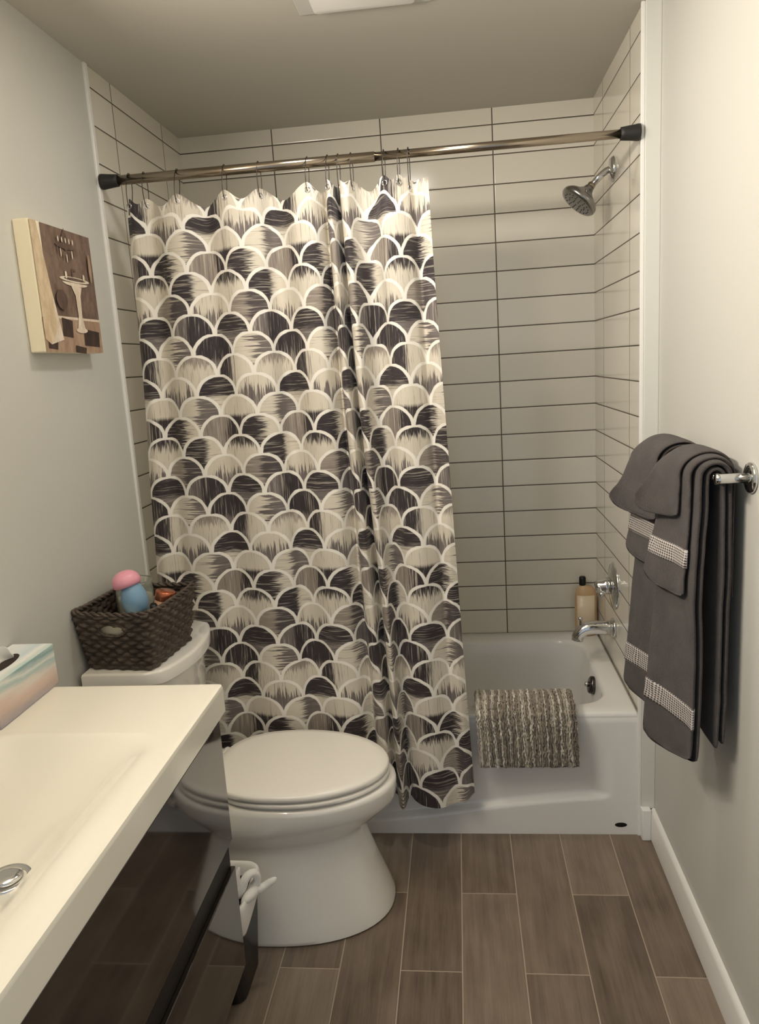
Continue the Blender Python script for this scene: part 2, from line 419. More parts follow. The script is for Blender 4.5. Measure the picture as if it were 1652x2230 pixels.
# ------------------------------------------------------------------ tub fittings on the right tiled wall
FY = .385
t = thing('tub_spout', 'curved chrome tub spout low on the tiled wall', 'faucet', (W, FY, .556))
MB().lathe([(.034, 0), (.036, .004), (.033, .010), (.024, .014)], (0,0,0), (-1,0,0), 28).build('escutcheon', M_CHROME, t)
pts = [(0,0,.002), (-.03,0,.002), (-.06,0,.003), (-.085,0,.003), (-.105,0,-.002), (-.120,0,-.014), (-.128,0,-.030), (-.130,0,-.042)]
MB().tube(pts, [.0245,.0245,.024,.0235,.023,.022,.021,.0205], 24).build('spout', M_CHROME, t)
MB().lathe([(.004, 0), (.004, .022), (.008, .024), (.008, .031), (.004, .034)], (-.118,0,.010), (0,0,1), 14).build('diverter_knob', M_CHROME, t)
t = thing('shower_valve', 'round chrome shower valve with a lever on the tiled wall', 'faucet', (W, FY, .712))
MB().lathe([(.082, 0), (.083, .003), (.078, .008), (.050, .013), (.034, .016), (.001, .016)], (0,0,0), (-1,0,0), 40).build('escutcheon', M_CHROME, t)
MB().lathe([(.030, .014), (.029, .036), (.024, .042), (.022, .060), (.018, .066), (.001, .067)], (0,0,0), (-1,0,0), 28).build('hub', M_CHROME, t)
MB().tube([(-.054,0,0), (-.058,-.03,-.002), (-.060,-.065,-.004), (-.060,-.090,-.004)], [.008,.0075,.007,.008], 14).build('lever', M_CHROME, t)
t = thing('wall_shower', 'chrome shower head on a bent arm high on the tiled wall', 'shower head', (W, FY, 2.082))
MB().lathe([(.038, 0), (.039, .003), (.033, .012), (.013, .017)], (0,0,0), (-1,0,0), 28).build('flange', M_CHROME, t)
MB().tube([(0,0,0), (-.012,0,0), (-.024,0,-.004), (-.038,0,-.014), (-.066,0,-.040)], .0105, 16).build('arm', M_CHROME, t)
MB().lathe([(.001,-.013),(.008,-.011),(.0125,-.004),(.0125,.004),(.008,.011),(.001,.013)], (-.070,0,-.044), (0,0,1), 20).build('ball_joint', M_DCHROME, t)
ax = Vector((-.66, -.12, -.74)).normalized(); o0 = Vector((-.070,0,-.044))
MB().lathe([(.013,.004),(.016,.012),(.018,.018),(.030,.030),(.052,.044),(.061,.054),(.062,.064),(.058,.0695),(.050,.071),(.001,.071)], o0, ax, 36).build('spray_head', mat('grey_chrome', (150,148,146), .25, 1.), t)
mb = MB(); a = ax.orthogonal().normalized(); b = ax.cross(a)
for R, n in ((.014, 6), (.029, 12), (.044, 18)):
    for i in range(n):
        c = o0+ax*.0712+(a*math.cos(2*PI*i/n)+b*math.sin(2*PI*i/n))*R
        mb.lathe([(.0016, -.001), (.0016, .0015), (.0005, .002)], c, ax, 8)
mb.build('nozzles', M_RUBBER, t)

# ------------------------------------------------------------------ bottle on the tub corner
t = thing('body_wash_bottle', 'amber body wash bottle with a cream label and black cap on the tub corner', 'bottle', (1.470, .690, ZT))
m_bot = mat('cream_bottle', (226,208,180), .3); m_lab = mat('amber_plastic', (202,170,130), .35)
def ell(a, b, z, n=28, cx=0, cy=0): return [Vector((cx+a*math.cos(2*PI*i/n), cy+b*math.sin(2*PI*i/n), z)) for i in range(n)]
MB().loft([ell(.034,.018,0), ell(.041,.023,.004), ell(.043,.025,.03), ell(.043,.025,.150), ell(.041,.024,.172), ell(.034,.021,.190), ell(.022,.017,.200,28,-.004), ell(.012,.012,.205,28,-.010), ell(.011,.011,.210,28,-.012)]).build('body', m_lab, t)
lab = [[Vector((.0436*math.cos(a), .0256*math.sin(a), z)) for a in [math.radians(lerp(214, 318, i/20)) for i in range(21)]] for z in (.012, .168)]
o = MB().loft(lab, False, False, False).build('label', m_bot, t); o.modifiers.new('thick', 'SOLIDIFY').thickness = .0008
MB().lathe([(.0125,.206),(.0130,.210),(.0130,.236),(.011,.240),(.001,.241)], (-.012,0,0), (0,0,1), 20).build('cap', M_BLACK, t)

# ------------------------------------------------------------------ shower curtain rod
t = thing('shower_rod', 'dark nickel shower curtain rod across the tub alcove', 'rod', (0, 0, 2.086))
MB().tube([(.03,0,0), (.80,0,0)], .0135, 24).build('outer_tube', M_DCHROME, t)
MB().tube([(.795,0,0), (W-.03,0,0)], .0115, 24).build('inner_tube', M_DCHROME, t)
for s, x in ((1, .0085), (-1, W-.0085)):
    MB().lathe([(.021, 0), (.0215, .005), (.0195, .020), (.0175, .040), (.0165, .050), (.013, .051)], (x,0,0), (s,0,0), 28).build('end_cap', M_RUBBER, t)

# ------------------------------------------------------------------ shower curtain
def fold_path(keys, n):
    """plan curve: keys (x centre, amplitude, wavelength) walked as a chain of folds"""
    P = []
    for i in range(n+1):
        s = i/n*(len(keys)-1); k = min(int(s), len(keys)-2); q = s-k
        k0, k1, k2, k3 = keys[max(k-1,0)], keys[k], keys[k+1], keys[min(k+2, len(keys)-1)]
        def cr(a, b, c, d): return .5*((2*b)+(-a+c)*q+(2*a-5*b+4*c-d)*q*q+(-a+3*b-3*c+d)*q**3)
        P.append(Vector((cr(k0[0],k1[0],k2[0],k3[0]), cr(k0[1],k1[1],k2[1],k3[1]))))
    return P
# crests lie towards the room (negative y); chain of crest, trough, crest ...
top_keys = [(.078,-.006),(.105,-.022),(.150,.006),(.190,-.020),(.250,-.024),(.300,.014),(.340,-.004),(.385,-.026),(.455,-.018),(.490,.026),(.525,.018),(.570,-.022),
            (.615,-.026),(.640,.016),(.650,.030),(.662,-.026),(.676,-.032),(.684,.024),(.692,.028),(.702,-.028),(.722,-.034),(.742,.020),(.770,.034),(.795,.018),(.815,-.020),(.850,-.030),(.885,-.012),(.905,.018),(.925,-.004),(.945,-.018)]
bot_keys = [(.030,-.060),(.065,-.072),(.110,-.052),(.160,-.066),(.235,-.070),(.285,-.048),(.335,-.058),(.395,-.074),(.470,-.068),(.510,-.042),(.545,-.050),(.600,-.078),
            (.655,-.074),(.685,-.046),(.700,-.042),(.715,-.078),(.740,-.086),(.752,-.044),(.760,-.036),(.768,-.074),(.782,-.092),(.792,-.046),(.800,-.036),(.815,-.060),(.845,-.084),(.890,-.090),(.935,-.062),(.955,-.056),(.978,-.070),(1.000,-.052)]
NU, NV = 720, 150
TP = fold_path(top_keys, NU); BP = fold_path(bot_keys, NU)
U = [0.]
for i in range(NU): U.append(U[-1] + ((TP[i+1]-TP[i]).length*.5 + (BP[i+1]-BP[i]).length*.5))
LEN = U[-1]
hooks_x = [.092, .140, .236, .372, .486, .611, .668, .698, .735, .825, .865, .905]
hook_i = [min(range(NU+1), key=lambda i: abs(TP[i].x-hx) + (0 if TP[i].y < .0 else .02)) for hx in hooks_x]
ZTOP, ZBOT = 2.030, .165
def sag(i):
    x = TP[i].x
    hs = sorted(TP[j].x for j in hook_i)
    l = max([h for h in hs if h <= x], default=None); r = min([h for h in hs if h > x], default=None)
    if l is None or r is None: return .012
    q = (x-l)/(r-l); return (.010 + .20*(r-l)*.9) * math.sin(PI*q)**1.7 * min(1, (r-l)/.05)
SG = [sag(i) for i in range(NU+1)]
V = []; UVs = []; F = []
for j in range(NV+1):
    tj = j/NV; z0 = lerp(ZTOP, ZBOT, tj); w = sstep(tj, 0., 1.)*.55 + tj*.45
    for i in range(NU+1):
        p = TP[i].lerp(BP[i], w)
        z = z0 - SG[i]*max(0, 1-tj/.10)**2
        hem = .020*math.sin(U[i]*9+.6)*sstep(tj, .9, 1.) - .03*sstep(tj, .93, 1)*sstep(BP[i].x, .74, .77)*sstep(.80-BP[i].x, 0, .02) + .03*sstep(tj,.93,1)*sstep(BP[i].x,.95,1.0)
        n = noise.noise(Vector((U[i]*4, tj*5, 2.3)))*.010*sstep(tj, .04, .3) + noise.noise(Vector((U[i]*11, tj*9, 7.7)))*.003
        V.append((p.x + noise.noise(Vector((U[i]*3, tj*4, 9.1)))*.008*tj, p.y + n - .014*math.sin(PI*tj)*0, z + hem)); UVs.append((U[i], (1-tj)*(ZTOP-ZBOT)))
for j in range(NV):
    for i in range(NU):
        a = j*(NU+1)+i; F.append((a, a+NU+1, a+NU+2, a+1))
t = thing('shower_curtain', 'long fabric shower curtain with a grey and cream scallop print', 'curtain', (0, 0, 0))
o = obj('cloth', V, F, M_CURTAIN, t)
uvl = o.data.uv_layers.new(name='UVMap')
for lp in o.data.loops: uvl.data[lp.index].uv = UVs[lp.vertex_index]
for hi in hook_i:
    e = Vector((TP[hi].x, TP[hi].y, ZTOP-.020-SG[hi]))
    nrm = Vector((-(TP[min(hi+1,NU)]-TP[max(hi-1,0)]).y, (TP[min(hi+1,NU)]-TP[max(hi-1,0)]).x, 0)).normalized()
    MB().ring(e, nrm, .007, .0016, 20, 6).build('grommet', M_CHROME, t)
hp = ['at the left end of the rod', 'second from the left end of the rod', 'third from the left end of the rod', 'fourth from the left end of the rod', 'above the middle of the flat left part of the curtain',
      'just left of the bunched folds', 'over the left edge of the bunched folds', 'over the middle of the bunched folds', 'over the right edge of the bunched folds', 'just right of the bunched folds',
      'next to last before the bare right end of the rod', 'last before the bare right end of the rod']
for k, hi in enumerate(hook_i):
    x, y = TP[hi].x, TP[hi].y; zb = ZTOP-.020-SG[hi]; zr = 2.086
    pts = []
    for i in range(25):     # wire loop hanging over the rod and through the grommet
        a = 2*PI*i/24; pts.append((x + .002*math.sin(a), lerp(y, 0, (1+math.cos(a))/2)*1. + .0165*math.sin(a), lerp(zb-.004, zr+.0165, (1+math.cos(a))/2)))
    tag(MB().tube(pts, .0012, 8).build('curtain_hook', M_WIRE), 'thin dark wire curtain hook ' + hp[k], 'curtain hook', 'curtain hooks on the rod')

# ------------------------------------------------------------------ bath mat over the tub rim
def yarn_mat():
    xs0, xs1 = 1.022, 1.330
    path = [(-.040,.262),(-.042,.30),(-.043,.34),(-.042,.38),(-.040,.41),(-.034,.435),(-.018,.452),(.010,.458),(.035,.459),(.060,.458),(.078,.448),(.088,.425),(.092,.39)]
    PP = []
    for a, b in zip(path, path[1:]):
        for k in range(10): PP.append((lerp(a[0], b[0], k/10), lerp(a[1], b[1], k/10)))
    PP.append(path[-1]); nS = len(PP); nX = 260; V = []; F = []; cols = []
    rnd = random.Random(3)
    stripes = []
    x = 0
    while x < 1:
        cr_ = len(stripes) % 3 == 1; w = rnd.uniform(.014, .026) if cr_ else rnd.uniform(.016, .036); stripes.append((x, x+w, rnd.choice([(246,240,224),(242,234,216)]) if cr_ else rnd.choice([(182,170,152),(158,146,131),(146,134,121),(168,156,141),(206,195,177)]), rnd.uniform(0,9))); x += w
    for s in range(nS):
        y, z = PP[s]; y2, z2 = PP[min(s+1, nS-1)]; y1, z1 = PP[max(s-1, 0)]
        tn = Vector((y2-y1, z2-z1)).normalized(); nm = Vector((-tn.y, tn.x))
        for i in range(nX+1):
            q = i/nX; qq = q + .012*noise.noise(Vector((q*7, s*.03, 1.)))*1.6 + .010*noise.noise(Vector((q*30, s*.06, 4.)))
            st = next((k for k in stripes if k[0] <= max(0, min(.999, qq)) < k[1]), stripes[-1])
            m = (max(0, min(.999, qq))-st[0])/(st[1]-st[0]); rib = math.sqrt(max(0, math.sin(PI*min(1, m))))
            e = min(1, min(q, 1-q)/.02, s/4, 1); edge = math.sqrt(max(0, e))
            h = (.010*rib + .006*noise.noise(Vector((q*70, s*.16, st[3]))) + .004*noise.noise(Vector((q*150, s*.45, 2.)))+.006)*edge
            xx = lerp(xs0, xs1, q) + (z-.262)*-.035 + .004*noise.noise(Vector((s*.3, q*3, 8.)))
            V.append((xx, y + nm.x*h, z + nm.y*h + (.006*noise.noise(Vector((q*24, 3., 1.))) if s < 3 else 0))); c = st[2]
            k = .9+.2*noise.noise(Vector((q*40, s*.3, 6.))); cols.append(tuple(min(255, v*k) for v in c))
    n = nX+1
    for s in range(nS-1):
        for i in range(nX): a = s*n+i; F.append((a, a+1, a+n+1, a+n))
    # loose yarn ends
    for _ in range(2200):
        s = rnd.uniform(5, nS-2); q = rnd.uniform(.012, .988); s0 = int(s); y, z = PP[s0]; y2, z2 = PP[s0+1]; y1, z1 = PP[s0-1]
        tn = Vector((y2-y1, z2-z1)).normalized(); nm = Vector((-tn.y, tn.x))
        qq = max(0, min(.999, q + .012*noise.noise(Vector((q*7, s*.03, 1.)))*1.6 + .010*noise.noise(Vector((q*30, s*.06, 4.)))))
        st = next((k for k in stripes if k[0] <= qq < k[1]), stripes[-1]); k = rnd.uniform(.86, 1.16); c = tuple(min(255, v*k) for v in st[2])
        x0 = lerp(xs0, xs1, q) + (z-.262)*-.035; L_ = rnd.uniform(.006, .014); sx = rnd.uniform(-.004, .004); r = rnd.uniform(.0016, .0028)
        base = len(V); dn = -1 if s0 < 70 else 1
        for kk, (al, up, rr_) in enumerate(((0, .008, r), (.5, .0155, r*1.15), (1., .014, r*.5))):
            cx = x0+sx*al; cy = y + nm.x*up + tn.x*dn*L_*al; cz = z + nm.y*up + tn.y*dn*L_*al
            for a in (0, 2.1, 4.2):
                V.append((cx+rr_*math.cos(a), cy+nm.x*rr_*math.sin(a), cz+nm.y*rr_*math.sin(a))); cols.append(c)
        for kk in (0, 3):
            for j in range(3): F.append((base+kk+j, base+kk+(j+1) % 3, base+kk+3+(j+1) % 3, base+kk+3+j))
        F.append((base+8, base+7, base+6))
    # plain backing
    base = len(V)
    for s in range(nS):
        y, z = PP[s]; y2, z2 = PP[min(s+1, nS-1)]; y1, z1 = PP[max(s-1, 0)]
        tn = Vector((y2-y1, z2-z1)).normalized(); nm = Vector((-tn.y, tn.x))
        for q in (0, 1):
            V.append((lerp(xs0, xs1, q) + (z-.262)*-.035, y - nm.x*.004, z - nm.y*.004)); cols.append((150,140,124))
    for s in range(nS-1):
        a = base+2*s; F.append((a, a+2, a+3, a+1))
        F.append((s*n, (s+1)*n, a+2, a)); F.append((s*n+nX, a+1, a+3, (s+1)*n+nX))
    F.append(tuple(list(range(nX+1)) + [base+1, base]))
    o = obj('bath_mat', V, F, M_SHAG)
    ca = o.data.color_attributes.new('yarn', 'FLOAT_COLOR', 'POINT')
    for i, c in enumerate(cols): ca.data[i].color = lin(c)
    tag(o, 'shaggy striped grey and cream bath mat draped over the tub edge', 'bath mat')
yarn_mat()

# ------------------------------------------------------------------ toilet (tank against the left wall, bowl towards +x)
TY = -.295
t = thing('toilet', 'white toilet with a closed lid between the vanity and the tub', 'toilet', (0, TY, 0))
def egg(xb, xf, hw, z, n=64, k=.45, sq=2.6, fq=2.):
    """plan outline, square-ish behind, rounded in front"""
    xm = lerp(xb, xf, k); P = []
    for i in range(n):
        a = 2*PI*i/n; c, s = math.cos(a), math.sin(a)
        if c >= 0: P.append(Vector((xm+(xf-xm)*abs(c)**(2/fq), hw*math.copysign(abs(s)**(2/fq), s), z)))
        else:
            e = 2/sq; P.append(Vector((xm-(xm-xb)*abs(c)**e, hw*math.copysign(abs(s)**e, s), z)))
    return P
mb = MB()
def ped(xf, hw, z, xb=.07): return egg(xb, xf, hw, z, 64, .52, 2.1, 2.25)
mb.loft([ped(.752,.205,0), ped(.761,.211,.005), ped(.760,.210,.014), ped(.748,.200,.045), ped(.725,.183,.11), ped(.700,.167,.18), ped(.684,.156,.235), ped(.682,.154,.252),
         egg(.10,.700,.160,.264,64,.5,2.2,2.1), egg(.12,.738,.176,.290), egg(.15,.766,.188,.316), egg(.17,.779,.1925,.330), egg(.20,.783,.194,.342), egg(.24,.785,.194,.375), egg(.25,.783,.192,.384), egg(.26,.774,.186,.390)])
sharp(mb.build('bowl', M_PORC, t), 60)
mb = MB(); mb.box((.03, -.17, .30), (.30, .17, .392)); o = mb.build('bowl_deck', M_PORC, t); bevel(o, .03, 4)
mb = MB(); mb.loft([egg(.285,.762,.185,.3965), egg(.280,.768,.189,.399), egg(.280,.768,.189,.4075), egg(.284,.764,.186,.410)]); sharp(mb.build('seat', M_SEAT, t), 60)
mb = MB(); mb.loft([egg(.275,.762,.185,.4145), egg(.270,.767,.189,.417), egg(.270,.767,.189,.427), egg(.276,.761,.184,.4325), egg(.30,.74,.166,.4345), egg(.38,.66,.10,.436)]); sharp(mb.build('lid', M_SEAT, t), 60)
for s in (-1, 1):
    o = MB().lathe([(.001,-.022),(.011,-.021),(.012,-.018),(.012,.018),(.011,.021),(.001,.022)], (.272, s*.075, .414), (0,1,0), 18).build('hinge', M_SEAT, t)
def tank(x0, x1, bow, hw, z, n=20, r=.03):
    P = [Vector((x0, -hw, z))]
    for i in range(n+1):
        q = -1+2*i/n; x = x1 + bow*(1-q*q); e = 1-abs(q)
        if e < .14: x -= r*(1-(e/.14))**2
        P.append(Vector((x, hw*q*(1 if abs(q) < 1 else 1), z)))
    P.append(Vector((x0, hw, z))); return P
mb = MB(); mb.loft([tank(.03,.175,.03,.175,.385), tank(.025,.180,.035,.185,.41), tank(.022,.200,.042,.192,.752)]); bevel(sharp(mb.build('tank', M_PORC, t), 50), .008, 3)
mb = MB(); mb.loft([tank(.016,.206,.046,.198,.752), tank(.013,.214,.050,.205,.756), tank(.013,.214,.050,.205,.784), tank(.015,.212,.049,.203,.789), tank(.022,.205,.047,.197,.791)]); sharp(mb.build('tank_lid', M_PORC, t), 50)

# ------------------------------------------------------------------ wicker basket on the tank and what it holds
TZ = .791
BL = Vector((.121, -.362, TZ+.001)); BROT = math.radians(-6)
t = thing('wicker_basket', 'dark brown woven basket with a handle hole on the toilet tank', 'basket', BL); t.rotation_euler = (0, 0, BROT)
def basket():
    hx0, hx1, hy0, hy1, hh = .090, .110, .112, .134, .153
    rows, per = 13, 44; nV = rows*6; V = []; F = []; nU = 264
    def plan(a, hx, hy, r=.016):
        # a in 0..1 round a rounded rectangle
        L = [2*hy, 2*hx, 2*hy, 2*hx]; T = sum(L); d = a*T; k = 0
        while k < 3 and d > L[k]: d -= L[k]; k += 1
        pts = [(hx, -hy+d, 1, 0), (hx-d, hy, 0, 1), (-hx, hy-d, -1, 0), (-hx+d, -hy, 0, -1)][k]
        x, y = pts[0], pts[1]
        # round the corners
        cx, cy = max(-hx+r, min(hx-r, x)), max(-hy+r, min(hy-r, y)); dx, dy = x-cx, y-cy; l = math.hypot(dx, dy)
        if abs(dx) > 1e-9 and abs(dy) > 1e-9: x, y = cx+dx/l*r, cy+dy/l*r; return x, y, dx/l, dy/l
        return x, y, pts[2], pts[3]
    for j in range(nV+1):
        v = j/nV; hx, hy = lerp(hx0, hx1, v), lerp(hy0, hy1, v)
        for i in range(nU):
            a = i/nU; x, y, nx, ny = plan(a, hx, hy)
            row = min(rows-1, int(v*rows)); fr = v*rows-row; prof_ = math.sqrt(max(0, math.sin(PI*fr)))
            b = (1 if row % 2 else -1)*math.sin(a*per*PI)*.0042
            d = b*prof_ + .003*prof_ + .0012*noise.noise(Vector((a*80, v*30, 1.)))
            dip = .006*(1 - 0)  * v * (math.cos(a*2*PI*2)*0)
            cor = (abs(x)/hx*abs(y)/hy)**4*.010*v**3
            V.append((x+nx*d, y+ny*d, hh*v + dip + cor + .0012*math.sin(a*per*PI)))
    for j in range(nV):
        for i in range(nU):
            a = j*nU+i; b = j*nU+(i+1) % nU; p = [V[a], V[b], V[b+nU], V[a+nU]]
            c = Vector((0,0,0))
            for q in p: c += Vector(q)/4
            if c.y < -.08 and (c.x/.035)**2 + ((c.z-.112)/.0140)**2 < 1: continue
            if c.y > .08 and (c.x/.035)**2 + ((c.z-.112)/.0140)**2 < 1: continue
            F.append((a, b, b+nU, a+nU))
    F.append(tuple(range(nU-1, -1, -1)))
    o = obj('woven_body', V, F, M_WICKER, t)
    s = o.modifiers.new('thick', 'SOLIDIFY'); s.thickness = .005; s.offset = -1
    # braided rim
    pts = []; 
    for k in range(2):
        P = []
        for i in range(nU+1):
            a = i/nU; x, y, nx, ny = plan(a % 1., hx1-.003, hy1-.003); ph = a*per*PI + k*PI
            cor = (abs(x)/hx1*abs(y)/hy1)**4*.010
            P.append((x+nx*.004*math.sin(ph), y+ny*.004*math.sin(ph), hh+.001+cor+.0035*math.cos(ph)))
        pts.append(P)
    mb = MB()
    for P in pts: mb.tube(P, .0042, 7)
    mb.build('rim', M_WICKER, t)
    for sy in (-1, 1):
        pts = [(.037*math.cos(2*PI*i/28), sy*(lerp(hy0, hy1, .112/.15)+.001), .112+.0158*math.sin(2*PI*i/28)) for i in range(29)]
        MB().tube(pts, .0032, 8).build('handle_hole_edge', M_WICKER, t)
basket()
def inb(x, y, z): 
    c, s = math.cos(BROT), math.sin(BROT); return Vector((BL.x+c*x-s*y, BL.y+s*x+c*y, BL.z+z))
# toilet roll lying inside, showing through the handle hole
t = thing('toilet_roll', 'cream toilet roll seen through the handle hole of the basket', 'toilet paper', inb(-.045, -.084, .106)); t.rotation_euler = (0, math.radians(90), BROT)
m_paper = mat('soft_paper', (238,226,196), .9, bump=(300,.3,.001))
mb = MB(); mb.lathe([(.013,-.003),(.030,-.004),(.032,-.001),(.032,.089),(.030,.092),(.013,.091)], (0,0,0), (0,0,1), 40); mb.build('paper', m_paper, t)
MB().lathe([(.0128,-.0045),(.0128,.0915),(.0115,.0915),(.0115,-.0045)], (0,0,0), (0,0,1), 28).build('core', mat('card', (150,124,94), .8), t)
# pink topped blue bottle
t = thing('bath_toy_bottle', 'small blue round bottle with a pink dome cap in the basket', 'bottle', inb(.014, -.030, .168)); t.rotation_euler = (math.radians(-4), math.radians(-12), 0); t.scale = (1.12, 1.12, 1.12)
mb = MB(); mb.lathe([(.001,-.040),(.014,-.040),(.020,-.037),(.0265,-.028),(.0305,-.012),(.0300,.004),(.026,.018),(.020,.030),(.017,.036),(.001,.037)], (0,0,0), (0,0,1), 36); mb.build('body', mat('blue_plastic', (126,164,194), .35), t)
mb = MB(); mb.lathe([(.016,.028),(.028,.029),(.0325,.033),(.0335,.042),(.030,.053),(.022,.062),(.011,.067),(.001,.068)], (-.004,0,0), (-.08,0,1), 36); mb.build('cap', mat('pink_plastic', (238,164,182), .35), t)
# clear jar behind it
t = thing('clear_jar', 'wide clear jar with a pale filling behind the pink capped bottle', 'jar', inb(-.036, .058, .078))
m_glass = mat('clear_glass', (240,244,238), .05, trans=.85, ior=1.3); m_pale = mat('pale_cream', (220,212,186), .5)
MB().lathe([(.001,-.07),(.046,-.07),(.050,-.066),(.050,.085),(.048,.095),(.050,.105),(.050,.112),(.047,.112),(.047,.105),(.045,.095),(.047,.085),(.047,-.062),(.001,-.063)], (0,0,0), (0,0,1), 36).build('glass', m_glass, t)
MB().lathe([(.001,-.060),(.0465,-.060),(.0465,.066),(.001,.070)], (0,0,0), (0,0,1), 32).build('filling', m_pale, t)
# copper coloured tin
t = thing('copper_tin', 'small copper coloured tin at the right of the basket', 'tin', inb(.062, .030, .125)); t.rotation_euler = (0, math.radians(14), math.radians(20))
MB().lathe([(.001,-.05),(.024,-.05),(.0255,-.047),(.0255,.030),(.001,.031)], (0,0,0), (0,0,1), 28).build('body', mat('peach_label', (206,160,126), .4), t)
MB().lathe([(.0265,.018),(.0270,.020),(.0270,.040),(.025,.043),(.001,.043)], (0,0,0), (0,0,1), 28).build('lid', mat('copper', (190,112,78), .25, .8), t)
# small clear bottle lying at the front corner
t = thing('travel_bottle', 'tiny clear bottle with a dark cap by the copper tin', 'bottle', inb(.068, -.040, .128)); t.rotation_euler = (math.radians(30), math.radians(25), 0)
MB().lathe([(.001,-.04),(.013,-.04),(.0145,-.036),(.0145,.014),(.008,.021),(.008,.026),(.001,.026)], (0,0,0), (0,0,1), 22).build('body', m_glass, t)
MB().lathe([(.0095,.020),(.0095,.034),(.001,.035)], (0,0,0), (0,0,1), 20).build('cap', M_BLACK, t)

# ------------------------------------------------------------------ vanity cabinet, worktop with sink
CZ, VF, VY0, VY1 = .875, .478, -.755, -1.80
t = thing('vanity_cabinet', 'dark glossy wall-hung vanity cabinet under the white sink top', 'cabinet', (0, (VY0+VY1)/2, 0))
t_y = (VY0+VY1)/2
def vb(a, b): return (a[0], a[1]-t_y, a[2]), (b[0], b[1]-t_y, b[2])
o = MB().box(*vb((.002, VY1+.012, .19), (.440, VY0-.012, .806))).build('carcass', M_BLACK, t, False); bevel(o, .002)  # matt black colour stands in for the shadow in the gap under the worktop
o = MB().box(*vb((.441, VY1+.008, .507), (.462, VY0-.008, .792))).build('drawer', M_ESPR, t, False); bevel(o, .002)
o2 = MB().box(*vb((.441, VY1+.008, .185), (.462, VY0-.008, .440))).build('drawer', M_ESPR, t, False); bevel(o2, .002)
for par, z0, z1 in ((o2, .4402, .505),):
    h = MB().box(*vb((.441, VY1+.010, z0), (.452, VY0-.0085, z1))).build('finger_pull', M_BLACK, par, False); bevel(h, .003)

t = thing('sink_top', 'cream white ceramic worktop with a moulded sink on the vanity', 'sink', (0, t_y, CZ))
mb = MB(); bx0, bx1, by0, by1 = .085, .405, -1.60, -.975
def L(x0, x1, y0, y1, r, z): return rrect(x0, x1, y0-t_y, y1-t_y, r, z, 8)
Yb, Yt = VY1, VY0
TH = .066
mb.loft([L(.030, VF-.03, Yb+.03, Yt-.03, .01, -TH), L(.0, VF-.004, Yb+.004, Yt-.004, .008, -TH), L(.0, VF, Yb, Yt, .010, -TH+.005), L(.0, VF, Yb, Yt, .010, -TH+.0065), L(.0, VF, Yb, Yt, .010, -.0095), L(.0, VF, Yb, Yt, .010, -.008), L(.002, VF-.002, Yb+.002, Yt-.002, .010, -.002), L(.008, VF-.008, Yb+.008, Yt-.008, .010, 0), L(.0095, VF-.0095, Yb+.0095, Yt-.0095, .010, 0),
         L(bx0-.003, .443, by0-.003, by1+.003, .06, 0), L(bx0, .440, by0, by1, .06, -.0001), L(bx0+.005, .428, by0+.005, by1-.005, .06, -.0012), L(bx0+.010, .415, by0+.010, by1-.010, .06, -.0045), L(bx0+.016, .400, by0+.022, by1-.022, .06, -.012),
         L(bx0+.03, .372, by0+.05, by1-.05, .07, -.030), L(bx0+.06, bx1-.06, by0+.11, by1-.11, .07, -.052), L(bx0+.11, bx1-.11, by0+.20, by1-.20, .04, -.060)], True, True)
sharp(mb.build('basin_top', M_CTOP, t), 50)
dc = (.345-.025, -1.315-t_y, -.0555)
MB().lathe([(.020,-.004),(.033,-.002),(.0345,.002),(.033,.0045),(.027,.004),(.024,.000),(.020,-.003)], dc, (0,0,1), 36).build('drain_ring', M_CHROME, t)
MB().lathe([(.001,.010),(.012,.0105),(.021,.009),(.0225,.006),(.021,.003),(.010,.002),(.006,-.004),(.001,-.004)], dc, (0,0,1), 32).build('drain_stopper', M_CHROME, t)
MB().lathe([(.001,-.0035),(.0245,-.0035),(.0245,-.001),(.001,-.001)], dc, (0,0,1), 28).build('drain_hole', M_BLACK, t)

# ------------------------------------------------------------------ tissue box
t = thing('tissue_box', 'pastel watercolour tissue box on the sink top by the wall', 'tissue box', (.049, -.855, CZ))
o = MB().box((-.045, -.105, .0005), (.050, .112, .094)).build('carton', M_TISSUEBOX, t, False); bevel(o, .002, 2)
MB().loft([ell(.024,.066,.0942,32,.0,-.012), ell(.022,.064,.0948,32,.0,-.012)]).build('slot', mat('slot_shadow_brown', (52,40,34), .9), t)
V = []; F = []; n = 18
for i in range(n+1):
    for j in range(n+1):
        a, b = i/n, j/n
        V.append((.004+.016*math.sin(b*7+a*2)*(.4+a) - .012*a, lerp(-.05, .03, b)+.01*a*math.sin(b*5), .095+.034*a*(1-.6*abs(b-.45))+.006*math.sin(b*11)*a))
for i in range(n):
    for j in range(n): k = i*(n+1)+j; F.append((k, k+1, k+n+2, k+n+1))
o = obj('tissue', V, F, mat('white_tissue', (238,236,230), .9), t); s = o.modifiers.new('thick', 'SOLIDIFY'); s.thickness = .0008

